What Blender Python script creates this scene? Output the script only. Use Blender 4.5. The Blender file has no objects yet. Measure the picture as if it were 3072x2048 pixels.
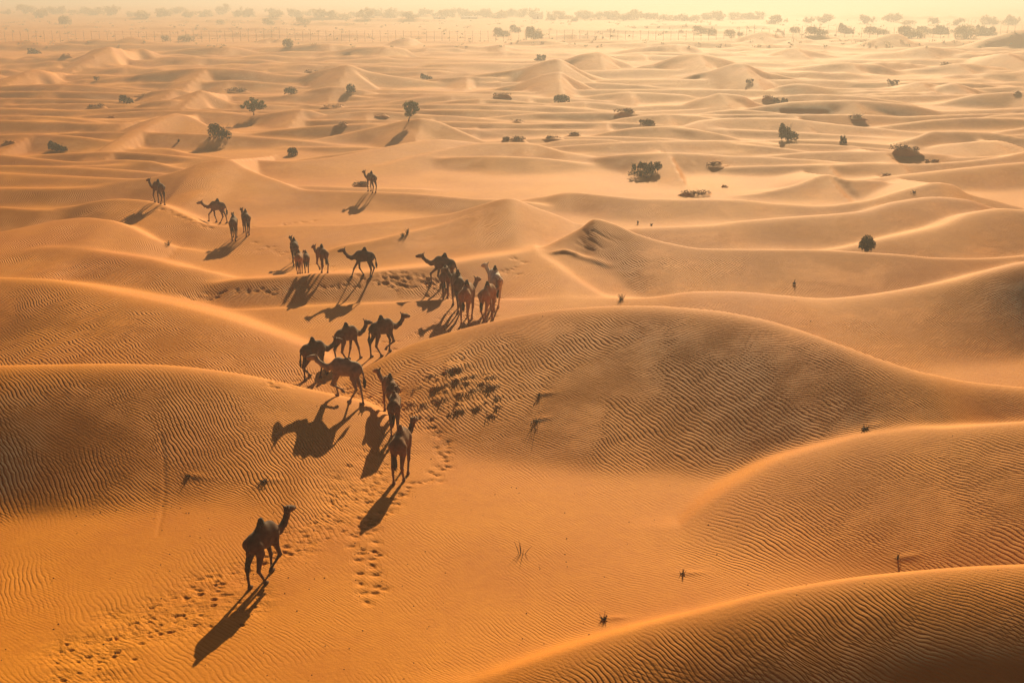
import bpy, math, random
import numpy as np
from mathutils import Vector, Matrix

random.seed(7)
rng = np.random.default_rng(11)
SC = bpy.context.scene
COL = SC.collection
R = math.radians

# ------------------------------------------------------------------ camera
CH, FPX, PITCH = 15.0, 3294.0, R(17.5)          # camera height, focal length in 3072 px wide frame, tilt down
cam_data = bpy.data.cameras.new('camera')
cam_data.sensor_width = 36.0
cam_data.lens = 36.0 * FPX / 3072.0
cam_data.clip_start, cam_data.clip_end = 0.5, 9000.0
cam = bpy.data.objects.new('camera', cam_data)
cam.location = (0, 0, CH)
cam.rotation_euler = (math.pi / 2 - PITCH, 0, 0)
COL.objects.link(cam)
SC.camera = cam

# ------------------------------------------------------------------ sky, sun, exposure
SUN_EL, SUN_AZ = R(25.0), R(12.0)               # azimuth measured from the view direction towards the right
world = bpy.data.worlds.new('World')
SC.world = world
world.use_nodes = True
wn = world.node_tree.nodes
sky = wn.new('ShaderNodeTexSky')
sky.sky_type = 'NISHITA'
sky.sun_disc = False
sky.sun_elevation = SUN_EL
sky.sun_rotation = SUN_AZ
sky.air_density = 0.12
sky.dust_density = 1.0
sky.ozone_density = 0.0
bg = wn['Background']
bg.inputs['Strength'].default_value = 0.05
world.node_tree.links.new(sky.outputs[0], bg.inputs['Color'])

sun_data = bpy.data.lights.new('sun', 'SUN')
sun_data.energy = 5.0
sun_data.angle = R(0.53)
sun_data.color = (1.0, 0.82, 0.48)
sun = bpy.data.objects.new('sun', sun_data)
SUN_DIR = Vector((math.sin(SUN_AZ) * math.cos(SUN_EL), math.cos(SUN_AZ) * math.cos(SUN_EL), math.sin(SUN_EL)))
sun.rotation_euler = SUN_DIR.to_track_quat('Z', 'Y').to_euler()
sun.location = (200, 400, 300)
COL.objects.link(sun)

SC.view_settings.view_transform = 'Standard'
SC.view_settings.look = 'None'
SC.view_settings.gamma = 1.0
SC.view_settings.exposure = 0.74
SC.view_settings.use_curve_mapping = False
SC.render.engine = 'CYCLES'
SC.cycles.max_bounces = 5
SC.cycles.diffuse_bounces = 2
SC.cycles.volume_bounces = 1
SC.cycles.transparent_max_bounces = 8
SC.cycles.use_denoising = True

HAZE_DENSITY = 0.0016
HAZE_G = 0.44

# ------------------------------------------------------------------ material helpers
def nmat(name):
    m = bpy.data.materials.new(name)
    m.use_nodes = True
    return m, m.node_tree.nodes, m.node_tree.links, m.node_tree.nodes['Principled BSDF']

def mixed(name, ca, cb, scale=3.0, rough=0.9, sheen=0.0, sheen_tint=(1, .8, .55), trans=0.0, detail=4.0):
    m, n, l, p = nmat(name)
    tc = n.new('ShaderNodeTexCoord')
    no = n.new('ShaderNodeTexNoise'); no.inputs['Scale'].default_value = scale; no.inputs['Detail'].default_value = detail
    cr = n.new('ShaderNodeValToRGB')
    cr.color_ramp.elements[0].position, cr.color_ramp.elements[1].position = 0.35, 0.65
    cr.color_ramp.elements[0].color = (*ca, 1); cr.color_ramp.elements[1].color = (*cb, 1)
    l.new(tc.outputs['Object'], no.inputs['Vector']); l.new(no.outputs['Fac'], cr.inputs['Fac'])
    l.new(cr.outputs['Color'], p.inputs['Base Color'])
    p.inputs['Roughness'].default_value = rough
    p.inputs['Specular IOR Level'].default_value = 0.15
    if sheen:
        p.inputs['Sheen Weight'].default_value = sheen
        p.inputs['Sheen Tint'].default_value = (*sheen_tint, 1)
        p.inputs['Sheen Roughness'].default_value = 0.4
    if trans:
        out = n['Material Output']
        tr = n.new('ShaderNodeBsdfTranslucent'); mx = n.new('ShaderNodeMixShader'); mx.inputs[0].default_value = trans
        l.new(cr.outputs['Color'], tr.inputs['Color'])
        l.new(p.outputs[0], mx.inputs[1]); l.new(tr.outputs[0], mx.inputs[2]); l.new(mx.outputs[0], out.inputs['Surface'])
    return m

def sand_material(name, ground=True):
    m, n, l, p = nmat(name)
    geo = n.new('ShaderNodeNewGeometry')
    def vmath(op, a, b=None):
        v = n.new('ShaderNodeVectorMath'); v.operation = op
        for i, s in enumerate((a, b)):
            if s is None: continue
            if isinstance(s, tuple): v.inputs[i].default_value = s
            elif isinstance(s, (int, float)): v.inputs['Scale'].default_value = s
            else: l.new(s, v.inputs[i])
        return v.outputs['Value'] if op == 'DOT_PRODUCT' else v.outputs['Vector']
    def fmath(op, a, b=0.0, c=0.0):
        v = n.new('ShaderNodeMath'); v.operation = op
        for i, s in enumerate((a, b, c)):
            if isinstance(s, (int, float)): v.inputs[i].default_value = s
            else: l.new(s, v.inputs[i])
        return v.outputs[0]
    def noise(vec, scale, detail=2.0, rough=0.5):
        no = n.new('ShaderNodeTexNoise'); no.inputs['Scale'].default_value = scale
        no.inputs['Detail'].default_value = detail; no.inputs['Roughness'].default_value = rough
        l.new(vec, no.inputs['Vector']); return no
    pos = geo.outputs['Position']
    flat = vmath('MULTIPLY', pos, (1, 1, 0.0))
    # colour: orange dune sand, patches of paler and redder grains
    n1 = noise(pos, 0.16, 4.0); n2 = noise(pos, 2.5, 5.0, 0.6); n3 = noise(pos, 45.0, 2.0)
    f = fmath('ADD', fmath('MULTIPLY', n1.outputs['Fac'], 0.55), fmath('ADD', fmath('MULTIPLY', n2.outputs['Fac'], 0.25), fmath('MULTIPLY', n3.outputs['Fac'], 0.2)))
    cr = n.new('ShaderNodeValToRGB')
    e = cr.color_ramp.elements
    e[0].position, e[0].color = 0.36, (0.47, 0.135, 0.003, 1)
    e[1].position, e[1].color = 0.66, (0.62, 0.214, 0.008, 1)
    l.new(f, cr.inputs['Fac']); l.new(cr.outputs['Color'], p.inputs['Base Color'])
    p.inputs['Roughness'].default_value = 0.78
    p.inputs['Specular IOR Level'].default_value = 0.12
    p.inputs['Specular Tint'].default_value = (1.0, .66, .28, 1)
    # relief: wind ripples
    w1 = noise(flat, 0.05, 2.0); w2 = noise(flat, 0.8, 2.0); w3 = noise(flat, 3.0, 1.0)
    big = fmath('MULTIPLY', fmath('SUBTRACT', w1.outputs['Fac'], 0.5), 6.0)
    mid = fmath('MULTIPLY', fmath('SUBTRACT', w2.outputs['Fac'], 0.5), 0.38)
    sml = fmath('MULTIPLY', fmath('SUBTRACT', w3.outputs['Fac'], 0.5), 0.07)
    lin = vmath('DOT_PRODUCT', flat, (0.80, 0.60, 0))
    s = fmath('ADD', fmath('ADD', lin, big), fmath('ADD', mid, sml))
    ph = fmath('MULTIPLY', s, 2 * math.pi / 0.115)
    rip = fmath('ADD', fmath('SINE', ph), fmath('MULTIPLY', fmath('SINE', fmath('ADD', fmath('MULTIPLY', ph, 2.0), 0.9)), 0.28))
    lin2 = vmath('DOT_PRODUCT', flat, (0.58, 0.81, 0))
    w4 = noise(flat, 0.07, 2.0); w5 = noise(flat, 1.2, 2.0)
    s2 = fmath('ADD', fmath('ADD', lin2, fmath('MULTIPLY', w4.outputs['Fac'], 4.0)), fmath('MULTIPLY', w5.outputs['Fac'], 0.26))
    ph2 = fmath('MULTIPLY', s2, 2 * math.pi / 0.092)
    rip2 = fmath('MULTIPLY', fmath('ADD', fmath('SINE', ph2), fmath('MULTIPLY', fmath('SINE', fmath('MULTIPLY_ADD', ph2, 2.0, 0.9)), 0.28)), 0.72)
    wm = noise(flat, 0.22, 3.0)
    mx = n.new('ShaderNodeMapRange'); mx.interpolation_type = 'SMOOTHSTEP'
    mx.inputs['From Min'].default_value, mx.inputs['From Max'].default_value = 0.44, 0.60
    l.new(wm.outputs['Fac'], mx.inputs['Value'])
    rip = fmath('ADD', rip, fmath('MULTIPLY', fmath('SUBTRACT', rip2, rip), mx.outputs['Result']))
    a_r = n.new('ShaderNodeAttribute'); a_r.attribute_name = 'ripple'
    a_t = n.new('ShaderNodeAttribute'); a_t.attribute_name = 'tramp'
    m1 = noise(flat, 0.33, 2.0)
    m2 = noise(flat, 1.7, 2.0)
    mod = fmath('MULTIPLY', fmath('MAXIMUM', fmath('MULTIPLY_ADD', m1.outputs['Fac'], 3.6, -0.95), 0.06), fmath('MULTIPLY_ADD', m2.outputs['Fac'], 1.8, 0.1))
    amp = fmath('MULTIPLY', fmath('MULTIPLY', a_r.outputs['Fac'], mod), 0.0084)
    h = fmath('MULTIPLY', rip, amp)
    g1 = noise(pos, 8.0, 5.0, 0.7)
    h = fmath('ADD', h, fmath('MULTIPLY', g1.outputs['Fac'], 0.018))
    t1 = noise(pos, 4.2, 3.0, 0.6)
    h = fmath('ADD', h, fmath('MULTIPLY', fmath('MULTIPLY', t1.outputs['Fac'], a_t.outputs['Fac']), 0.16))
    b = n.new('ShaderNodeBump'); b.inputs['Strength'].default_value = 1.0; b.inputs['Distance'].default_value = 1.0
    l.new(h, b.inputs['Height']); l.new(b.outputs['Normal'], p.inputs['Normal'])
    return m

M = {}
M['sand'] = sand_material('dune_sand')
M['coat_dark'] = mixed('coat_dark', (.050, .018, .006), (.10, .040, .015), 3.5, .85, .15)
M['coat_red'] = mixed('coat_red', (.110, .038, .012), (.19, .072, .026), 3.5, .85, .18)
M['coat_brown'] = mixed('coat_brown', (.090, .036, .013), (.160, .068, .026), 3.5, .85, .18)
M['coat_tan'] = mixed('coat_tan', (.24, .105, .042), (.36, .18, .08), 3.5, .85, .18)
M['coat_pale'] = mixed('coat_pale', (.52, .39, .28), (.68, .54, .41), 3.5, .85, .1)
M['coat_grey'] = mixed('coat_grey', (.21, .13, .08), (.33, .215, .14), 3.5, .85, .18)
M['hair'] = mixed('dark_hair', (.014, .008, .005), (.034, .017, .010), 14., .8, .2)
M['hair_red'] = mixed('rust_hair', (.10, .030, .010), (.17, .055, .018), 14., .8, .4)
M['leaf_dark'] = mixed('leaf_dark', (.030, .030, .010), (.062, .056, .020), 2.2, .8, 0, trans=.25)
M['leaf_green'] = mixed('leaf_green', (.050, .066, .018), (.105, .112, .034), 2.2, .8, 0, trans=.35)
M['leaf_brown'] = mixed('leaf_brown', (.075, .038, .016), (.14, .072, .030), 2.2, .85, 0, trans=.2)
M['leaf_dust_haze'] = mixed('leaf_dust_haze', (.30, .21, .12), (.42, .31, .18), 2.2, .85, 0, trans=.5)  # dusty leaf colour, paled further as painted distance haze
M['twig'] = mixed('dry_twig', (.045, .027, .016), (.09, .055, .03), 6., .9)
M['bark'] = mixed('bark', (.06, .04, .025), (.12, .08, .05), 6., .9)
M['grass'] = mixed('dry_grass', (.06, .065, .02), (.13, .11, .04), 4., .8, 0, trans=.3)
M['brush_pale'] = mixed('brush_pale', (.15, .075, .03), (.24, .12, .05), 4., .9)
M['post'] = mixed('hazed_post', (.30, .21, .13), (.38, .28, .18), 2., .8)  # post and wire colour lightened so the fence fades as in haze
M['white'] = mixed('white_paint', (.74, .72, .68), (.82, .80, .76), 1., .6)
M['roofing'] = mixed('pale_roofing', (.55, .52, .48), (.64, .61, .56), 1., .6)
M['pane_dark'] = mixed('window_glass', (.05, .05, .05), (.07, .07, .07), 1., .25)

# ------------------------------------------------------------------ pixel <-> place
D2P = 3072.0 / 2352.0
cp, sp = math.cos(PITCH), math.sin(PITCH)
def ray(u, v):                                   # u, v in a 2352 x 1568 picture
    r = (u * D2P - 1536.0) / FPX
    t = (1024.0 - v * D2P) / FPX
    return np.array((r, cp + t * sp, -sp + t * cp))
def on_level(u, v, z):
    d = ray(u, v); k = (z - CH) / d[2]
    return d[0] * k, d[1] * k
def project(p):                                  # -> u, v
    x, y, z = p[0], p[1], p[2] - CH
    f = y * cp - z * sp; t = y * sp + z * cp
    return (1536 + FPX * x / f) / D2P, (1024 - FPX * t / f) / D2P

# ------------------------------------------------------------------ dune crests
# near field: (u, v, crest height z [, slope facing the camera]); far field: base row v and crest points (u, v)
NEAR = []
STEEP = 1.12
def crest(pts, mn=.22, mf=.34, r=.8, k=1.0):
    P = []
    for q in pts:
        x, y = on_level(q[0], q[1], q[2]); P.append((x, y, q[2], STEEP * (q[3] if len(q) > 3 else mn)))
    P.sort()
    NEAR.append((np.array(P), mf, r))
def spur(x, y, z, side=.55, mn=.40, mf=.30):       # ridge running down from a summit towards the viewer
    L = max(2.0, 3.1 * z)
    t = np.linspace(0, 1, 6)
    P = np.stack([x + .15 + side * L * t, y - .3 - L * t + .25 * L * t * t, z * (1 - t) ** 1.15 * .98 + .02, np.full(6, mn)], 1)
    NEAR.append((P, mf, .3))
def far(vb, pts, mn=.27, mf=.33, r=.9):
    P = []
    for u, v in pts:
        d0 = CH / math.tan(PITCH - math.atan((1024 - vb * D2P) / FPX))
        z = max(0.1, (vb - v) * D2P * d0 / FPX)
        x, y = on_level(u, v, z); P.append((x, y, 1.25 * z, STEEP * mn))
    P.sort()
    NEAR.append((np.array(P), mf, r))
    q = max(P, key=lambda p: p[2])
    if q[2] > 1.2: spur(q[0], q[1], q[2] * .97, rng.uniform(.35, .75))

# A, B: right foreground
crest([(1060,1580,.2,.2),(1250,1512,.7,.3),(1450,1450,1.1,.4),(1600,1412,1.4,.45),(1800,1362,1.8,.42),(2000,1330,2.1,.43),(2200,1312,2.3,.435),(2352,1305,2.4,.445),(2500,1300,2.5,.45)], mf=.75, r=1.25)
crest([(1550,1215,.1,.12),(1600,1170,.3,.15),(1700,1110,.7,.2),(1800,1060,1.1,.24),(1900,1030,1.4,.24),(2000,1005,1.7,.24),(2100,992,1.9,.24),(2200,987,2.1,.25),(2352,975,2.4,.29),(2500,965,2.5,.34)], mf=.55, r=1.0)
# C: long central ridge
crest([(800,862,.3,.2),(870,826,.8,.2),(950,791,1.3,.2),(1050,762,1.8,.22),(1150,738,2.2,.24),(1250,718,2.6,.27),(1350,707,2.9,.3),(1450,702,3.1,.34),(1550,705,3.2,.38),(1650,715,3.2,.40),(1750,735,3.2,.425),(1850,765,3.1,.435),(1950,800,3.0,.435),(2050,835,2.8,.435),(2150,862,2.6,.435),(2250,880,2.3,.435),(2352,890,2.2,.43),(2500,900,2.1,.42)], mf=.66, r=1.1)
# D: left foreground ridge
crest([(-150,848,3.0,.44),(0,842,2.9,.435),(200,840,2.8,.43),(350,845,2.6,.42),(500,862,2.2,.37),(600,880,1.8,.29),(700,903,1.4,.20),(760,915,1.2,.16),(830,930,.9,.15),(880,958,.5,.14),(930,1005,.2,.15)], mf=.50, r=.95)
# E: second ridge on the left
crest([(-150,634,1.9,.3),(0,640,1.9,.3),(100,645,1.9,.28),(200,660,1.9,.25),(300,680,1.8,.23),(400,700,1.7,.22),(500,728,1.5,.2),(600,765,1.1,.17),(680,795,.8,.14),(720,812,.6,.12),(765,840,.2,.1)], mf=.34, r=.9)
# F: pale strip below the camels' ridge
crest([(440,735,.1),(490,722,.3),(600,712,.5),(750,703,.6),(900,697,.7),(1050,690,.8),(1200,693,.7),(1390,692,.5)], mn=.09, mf=.4, r=.32)
# G: ridges the camels walk on
crest([(-60,615,.4),(0,600,.8),(50,583,1.2),(117,568,1.5),(200,573,1.5),(267,584,1.5),(333,595,1.5),(433,618,1.3),(500,632,1.0),(560,650,.5)], mn=.22, r=.7)
crest([(376,678,.3),(430,664,.6),(502,651,.9),(555,643,1.1),(609,640,1.2),(683,634,1.3),(750,630,1.35),(813,628,1.4),(912,620,1.4),(996,612,1.4),(1080,598,1.4),(1170,585,1.3),(1229,579,1.2)], mn=.32, mf=.22, r=.28)
# H, I, J: left middle distance
crest([(-60,545,1.3),(0,533,1.6),(67,520,1.8),(133,506,1.9),(200,500,2.0),(250,505,2.0),(300,523,1.7),(350,551,1.2),(400,570,.6)], mn=.1, mf=.4, r=.6)
crest([(-60,470,1.2,.3),(0,475,1.2,.3),(100,481,1.1,.3),(167,473,1.1,.3),(217,463,1.4,.27),(283,458,1.6,.22),(333,462,1.6,.2),(367,470,1.5,.18),(433,496,1.2,.18),(483,517,1.0,.18),(533,521,.9,.15),(600,521,.9,.12),(683,519,.9,.1),(784,518,.9,.1),(860,512,1.0,.1),(946,503,1.2,.1),(1045,490,1.6,.12),(1110,472,2.1,.14),(1179,456,2.6,.17),(1230,474,2.1,.15),(1290,497,1.4,.12),(1322,513,1.0,.1)], r=.28)
crest([(740,585,.3),(796,563,.7),(870,550,.9),(929,536,1.1),(1000,523,1.2),(1096,505,1.5),(1160,508,1.5),(1250,522,1.1),(1330,535,.6)], mn=.27, r=.32)
# K: pointed dune with its slip face and long right flank, M: its spur
crest([(1100,606,.7,.1),(1229,578,1.1,.12),(1290,548,1.6,.2),(1330,525,2.0,.27),(1365,502,2.5,.31),(1400,511,2.3,.28),(1460,537,1.9,.24),(1530,557,1.6,.2),(1614,570,1.4,.2),(1720,572,1.4,.22),(1905,575,1.5,.24),(2050,583,1.5,.25),(2151,591,1.4,.25),(2285,591,1.3,.25),(2420,580,1.3,.25)], r=.22)
crest([(1225,577,.9),(1265,579,1.1),(1310,588,1.1),(1380,600,.9),(1440,614,.4)], mn=.13, mf=.6, r=.25)
crest([(1229,580,1.25),(1280,618,1.1),(1330,655,.8),(1390,690,.45)], mn=.24, mf=.28, r=.32)
# L: ridge behind C on the right
crest([(1390,692,.5,.1),(1500,685,.9,.12),(1600,672,1.3,.14),(1700,672,1.4,.15),(1800,680,1.3,.15),(1900,687,1.2,.16),(2000,680,1.4,.2),(2100,665,1.7,.26),(2200,645,2.1,.34),(2300,618,2.6,.44),(2352,605,2.8,.48),(2470,580,3.0,.5)], mf=.4, r=.8)
# N ... : further ridges
crest([(-60,431,1.0,.32),(0,431,1.0,.32),(100,431,1.0,.32),(200,430,1.0,.32),(300,416,1.2,.3),(417,390,1.9,.22),(460,373,2.3,.14),(517,366,2.5,.12),(567,390,1.9,.15),(630,415,1.4,.18),(703,438,.9,.2),(800,440,.9,.22),(900,443,.9,.24),(1000,450,.9,.24),(1112,456,.9,.22),(1200,462,.7,.2)], r=.32)
crest([(-60,406,.9),(0,405,.9),(60,408,.8),(150,420,.5),(185,426,.3)], mn=.36, r=.22)
crest([(-60,352,1.2),(0,355,1.2),(100,366,1.1),(183,373,1.0),(267,368,1.1),(333,370,1.1),(400,383,.8),(450,392,.4)], mn=.29, r=.32)
crest([(233,352,.5),(300,342,.7),(367,340,.7),(433,353,.9),(500,360,1.0),(567,366,1.0),(667,370,1.0),(733,365,1.0),(850,345,1.2),(946,326,1.4),(996,321,1.4),(1080,326,.9),(1130,332,.5)], mn=.18, r=.32)
crest([(200,330,.6),(283,313,1.0),(340,280,1.9),(393,261,2.4),(430,268,2.0),(473,288,1.2),(520,302,.7)], mn=.16, r=.28)
crest([(-60,268,1.0),(0,272,1.0),(100,278,1.0),(200,283,1.0),(280,282,1.0),(350,270,1.0)], mn=.34, r=.32)
crest([(700,326,.5),(800,306,.9),(880,288,1.6),(925,277,2.1),(966,272,2.4),(1000,278,2.1),(1050,297,1.4),(1120,326,.5)], mn=.3, r=.28)
crest([(850,388,.4),(896,376,.6),(966,357,.9),(1030,342,1.1),(1100,330,1.3),(1200,328,1.3),(1230,331,1.2),(1300,350,.9),(1397,366,.5)], mn=.22, r=.32)
crest([(1250,330,.6),(1302,321,.9),(1391,321,1.0),(1480,335,.8),(1570,350,.6),(1620,358,.3)], mn=.25, r=.32)
crest([(1400,372,.4),(1480,365,.6),(1534,361,.8),(1615,359,.9),(1704,359,.9),(1838,366,.9),(1972,375,.8),(2106,377,.8),(2195,372,1.0),(2285,361,1.3),(2352,348,1.5),(2450,340,1.5)], mn=.24, r=.32)
crest([(1400,312,.4),(1525,299,1.0),(1615,276,1.4),(1704,271,1.5),(1794,271,1.5),(1883,280,1.2),(1972,290,.9),(2142,307,.5)], mn=.27, r=.6)
crest([(1250,450,.7),(1302,441,1.0),(1390,447,1.1),(1481,455,1.0),(1615,457,.9),(1704,459,.9),(1793,468,.7),(1883,473,.7),(1972,464,1.0),(2061,441,1.4),(2110,428,1.7),(2146,420,1.9),(2191,424,1.7),(2218,441,1.3),(2285,459,.9),(2352,477,.6)], mn=.23, r=.32)
crest([(1749,443,.4),(1816,428,.8),(1905,402,1.3),(1950,413,1.2),(2016,415,1.1),(2061,428,.7)], mn=.27, r=.22)
crest([(1458,524,.8),(1615,518,.9),(1704,507,1.0),(1838,496,1.2),(1972,487,1.4),(2061,465,1.8),(2151,454,2.0),(2218,459,1.9),(2285,478,1.4),(2352,490,1.1),(2450,500,.9)], mn=.25, r=.6)
crest([(1870,582,.3),(1918,572,.6),(2017,550,1.0),(2151,521,1.5),(2240,489,2.0),(2307,480,2.2),(2352,483,2.2),(2450,492,2.0)], mn=.26, r=.6)
crest([(2195,330,.8),(2284,325,1.4),(2320,327,1.4),(2352,345,1.0),(2420,372,.5)], mn=.14, r=.22)
crest([(2040,332,.3),(2083,321,.8),(2150,301,1.4),(2262,303,1.4),(2352,316,1.2),(2450,320,1.)], mn=.32, r=.32)
for u_, v_, z_ in [(517,367,2.3),(393,262,2.2),(966,273,2.2),(1890,403,1.2),(2146,421,1.7)]:
    x_, y_ = on_level(u_, v_, z_); spur(x_, y_, z_, .5, .34, .26)
# far field
FAR = [
 (150,[(90,152),(170,137),(257,115),(280,125),(300,138),(345,150)]), (140,[(280,128),(300,116),(330,117),(365,128)]),
 (150,[(330,142),(390,134),(450,132),(490,146)]), (200,[(-20,190),(50,178),(83,167),(115,174),(150,191),(180,199)]),
 (252,[(370,246),(420,230),(460,217),(500,230),(560,249)]), (262,[(290,254),(360,237),(400,236),(440,245),(530,260)]),
 (200,[(180,194),(280,180),(380,170),(480,165),(560,168),(650,178),(740,181),(800,186)]), (240,[(300,237),(360,215),(400,212),(440,220),(470,236)]),
 (226,[(-40,205),(0,203),(150,200),(300,210),(390,217)]), (274,[(-40,252),(0,253),(150,258),(260,266),(340,262),(400,270)]),
 (128,[(430,113),(530,111),(600,122),(640,128)]), (122,[(600,112),(700,106),(760,105),(850,112)]),
 (190,[(1080,175),(1200,163),(1284,147),(1310,155),(1340,167),(1400,183),(1500,189)]), (158,[(1270,148),(1340,130),(1377,127),(1410,138),(1465,156)]),
 (216,[(1190,198),(1260,179),(1284,176),(1310,185),(1360,205),(1390,214)]), (138,[(760,120),(884,112),(930,118),(955,128),(1010,136)]),
 (200,[(760,166),(800,160),(850,172),(930,183),(1030,192),(1150,191)]), (150,[(760,138),(880,136),(940,142),(1020,148)]),
 (166,[(910,161),(1000,150),(1117,148),(1200,150),(1260,146)]), (118,[(1050,117),(1117,108),(1150,104),(1195,116)]),
 (230,[(700,214),(770,205),(840,212),(900,226)]), (285,[(560,274),(640,262),(690,258),(760,270),(820,283)]), (210,[(420,200),(530,190),(640,196),(720,207)]),
 (250,[(1000,238),(1100,232),(1250,240),(1330,246)]), (232,[(1330,225),(1450,216),(1560,220),(1620,229)]), (296,[(1050,288),(1200,282),(1330,284),(1420,293)]),
 (98,[(1680,95),(1751,77),(1790,85),(1830,94),(1900,97)]), (112,[(1770,108),(1821,95),(1860,104),(1920,109)]), (108,[(1980,100),(2055,82),(2090,95),(2125,106)]),
 (132,[(1990,129),(2060,120),(2118,112),(2200,118),(2280,129)]), (132,[(1765,128),(1828,113),(1880,122),(1960,129),(2060,130)]),
 (172,[(1750,165),(1850,155),(1951,149),(2010,152),(2080,166)]), (170,[(2040,166),(2130,158),(2200,150),(2270,155),(2350,165)]),
 (155,[(2230,152),(2311,128),(2352,138),(2400,152)]), (224,[(2090,222),(2140,210),(2185,199),(2230,207),(2290,222)]),
 (196,[(1630,170),(1701,156),(1760,172),(1900,189),(1960,195)]), (220,[(1740,214),(1830,198),(1920,206),(2050,206),(2110,195),(2200,212)]),
 (252,[(1560,248),(1610,235),(1650,222),(1700,226),(1740,240),(1790,250)]), (168,[(1500,150),(1570,134),(1600,132),(1700,150),(1760,165)]),
 (268,[(1700,254),(1830,240),(1950,238),(2080,245),(2180,262)]), (245,[(2150,240),(2250,222),(2352,218),(2450,222)]), (290,[(2200,284),(2290,270),(2400,266)]),
 (190,[(2200,186),(2280,172),(2352,168),(2420,172)]), (112,[(2200,108),(2290,88),(2352,78),(2450,70)]), (125,[(1400,122),(1480,110),(1550,105),(1620,118)]),
 (112,[(-40,98),(30,97),(90,98),(160,108)]), (104,[(250,101),(310,88),(345,97)]), (103,[(880,101),(940,90),(970,100)]), (98,[(560,96),(620,90),(680,95)]),
]
for i, (vb, pts) in enumerate(FAR):
    far(vb, pts, mn=(.36, .42, .39, .44)[i % 4])
far(222, [(2100,220),(2140,209),(2185,198),(2230,206),(2280,220)], mn=.5)
for i in range(150):                             # ridges among and beyond those, out to the horizon and to both sides
    d = 95 * (1900 / 95) ** rng.random(); az = rng.uniform(-.75, .75)
    if d < 170 and abs(az) < .47: continue
    x0, y0 = d * math.sin(az), d * math.cos(az)
    L = rng.uniform(14, 42) * (1 + d / 500); hz = rng.uniform(.5, 1.5) * (1 + d / 900)
    t = np.linspace(-1, 1, 7); amp = rng.uniform(-1, 1, 3)
    xs = x0 + t * L; ys = y0 + (amp[0] * t + amp[1] * np.cos(t * 2.2 + amp[2] * 3)) * L * .18
    zs = hz * (1 - t * t * .9) + .15
    NEAR.append((np.stack([xs, ys, zs, np.full(7, rng.uniform(.28, .40))], 1), .33, .7))
for i in range(190):                             # small close-set dunes of the middle distance
    d = 100 * (420 / 100) ** rng.random(); az = rng.uniform(-.5, .5)
    x0, y0 = d * math.sin(az), d * math.cos(az); L = rng.uniform(6, 16) * (1 + d / 400); t = np.linspace(-1, 1, 7); b0, b1 = rng.uniform(-1, 1, 2)
    zz = rng.uniform(.35, 1.15) * (1 + d / 450); ys = y0 + (b0 * t + b1 * np.cos(t * 2.5)) * L * .2
    NEAR.append((np.stack([x0 + t * L, ys, zz * (1 - t * t * .9) + .12, np.full(7, rng.uniform(.29, .44))], 1), .36, .4))
    if rng.random() < .55: spur(x0, ys[3], zz, rng.uniform(.2, .8), .4, .3)
for i in range(26):                              # out of the frame on both sides and behind the camera
    az = rng.uniform(.62, 2 * math.pi - .62); d = rng.uniform(14, 80)
    x0, y0 = d * math.sin(az), d * math.cos(az); L = rng.uniform(7, 16); t = np.linspace(-1, 1, 7)
    NEAR.append((np.stack([x0 + t * L, y0 + np.cos(t * 2) * L * .2, 1.6 * (1 - t * t * .9) + .2, np.full(7, .3)], 1), .33, 1.0))

def hermite(xk, yk, x):                          # monotone cubic through the knots
    h = np.diff(xk); dl = np.diff(yk) / h
    mk = np.empty_like(yk); mk[0], mk[-1] = dl[0], dl[-1]
    a, b = dl[:-1], dl[1:]
    mk[1:-1] = np.where(a * b > 0, 2 * a * b / (a + b + np.where(a + b == 0, 1, 0)), 0)
    i = np.clip(np.searchsorted(xk, x) - 1, 0, len(h) - 1)
    s = (x - xk[i]) / h[i]
    return ((2*s**3 - 3*s**2 + 1) * yk[i] + (s**3 - 2*s**2 + s) * h[i] * mk[i]
            + (-2*s**3 + 3*s**2) * yk[i+1] + (s**3 - s**2) * h[i] * mk[i+1])

def vnoise(x, y, seed):                          # smooth value noise
    def hsh(i, j):
        n_ = (i.astype(np.int64) * 374761393 + j.astype(np.int64) * 668265263 + seed * 1442695041) & 0x7fffffff
        n_ = ((n_ ^ (n_ >> 13)) * 1274126177) & 0x7fffffff
        return ((n_ ^ (n_ >> 16)) & 0xffff) / 65535.0
    i, j = np.floor(x), np.floor(y); fx, fy = x - i, y - j
    fx = fx*fx*fx*(fx*(fx*6-15)+10); fy = fy*fy*fy*(fy*(fy*6-15)+10)
    return (hsh(i, j)*(1-fx)*(1-fy) + hsh(i+1, j)*fx*(1-fy) + hsh(i, j+1)*(1-fx)*fy + hsh(i+1, j+1)*fx*fy) - .5

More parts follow.
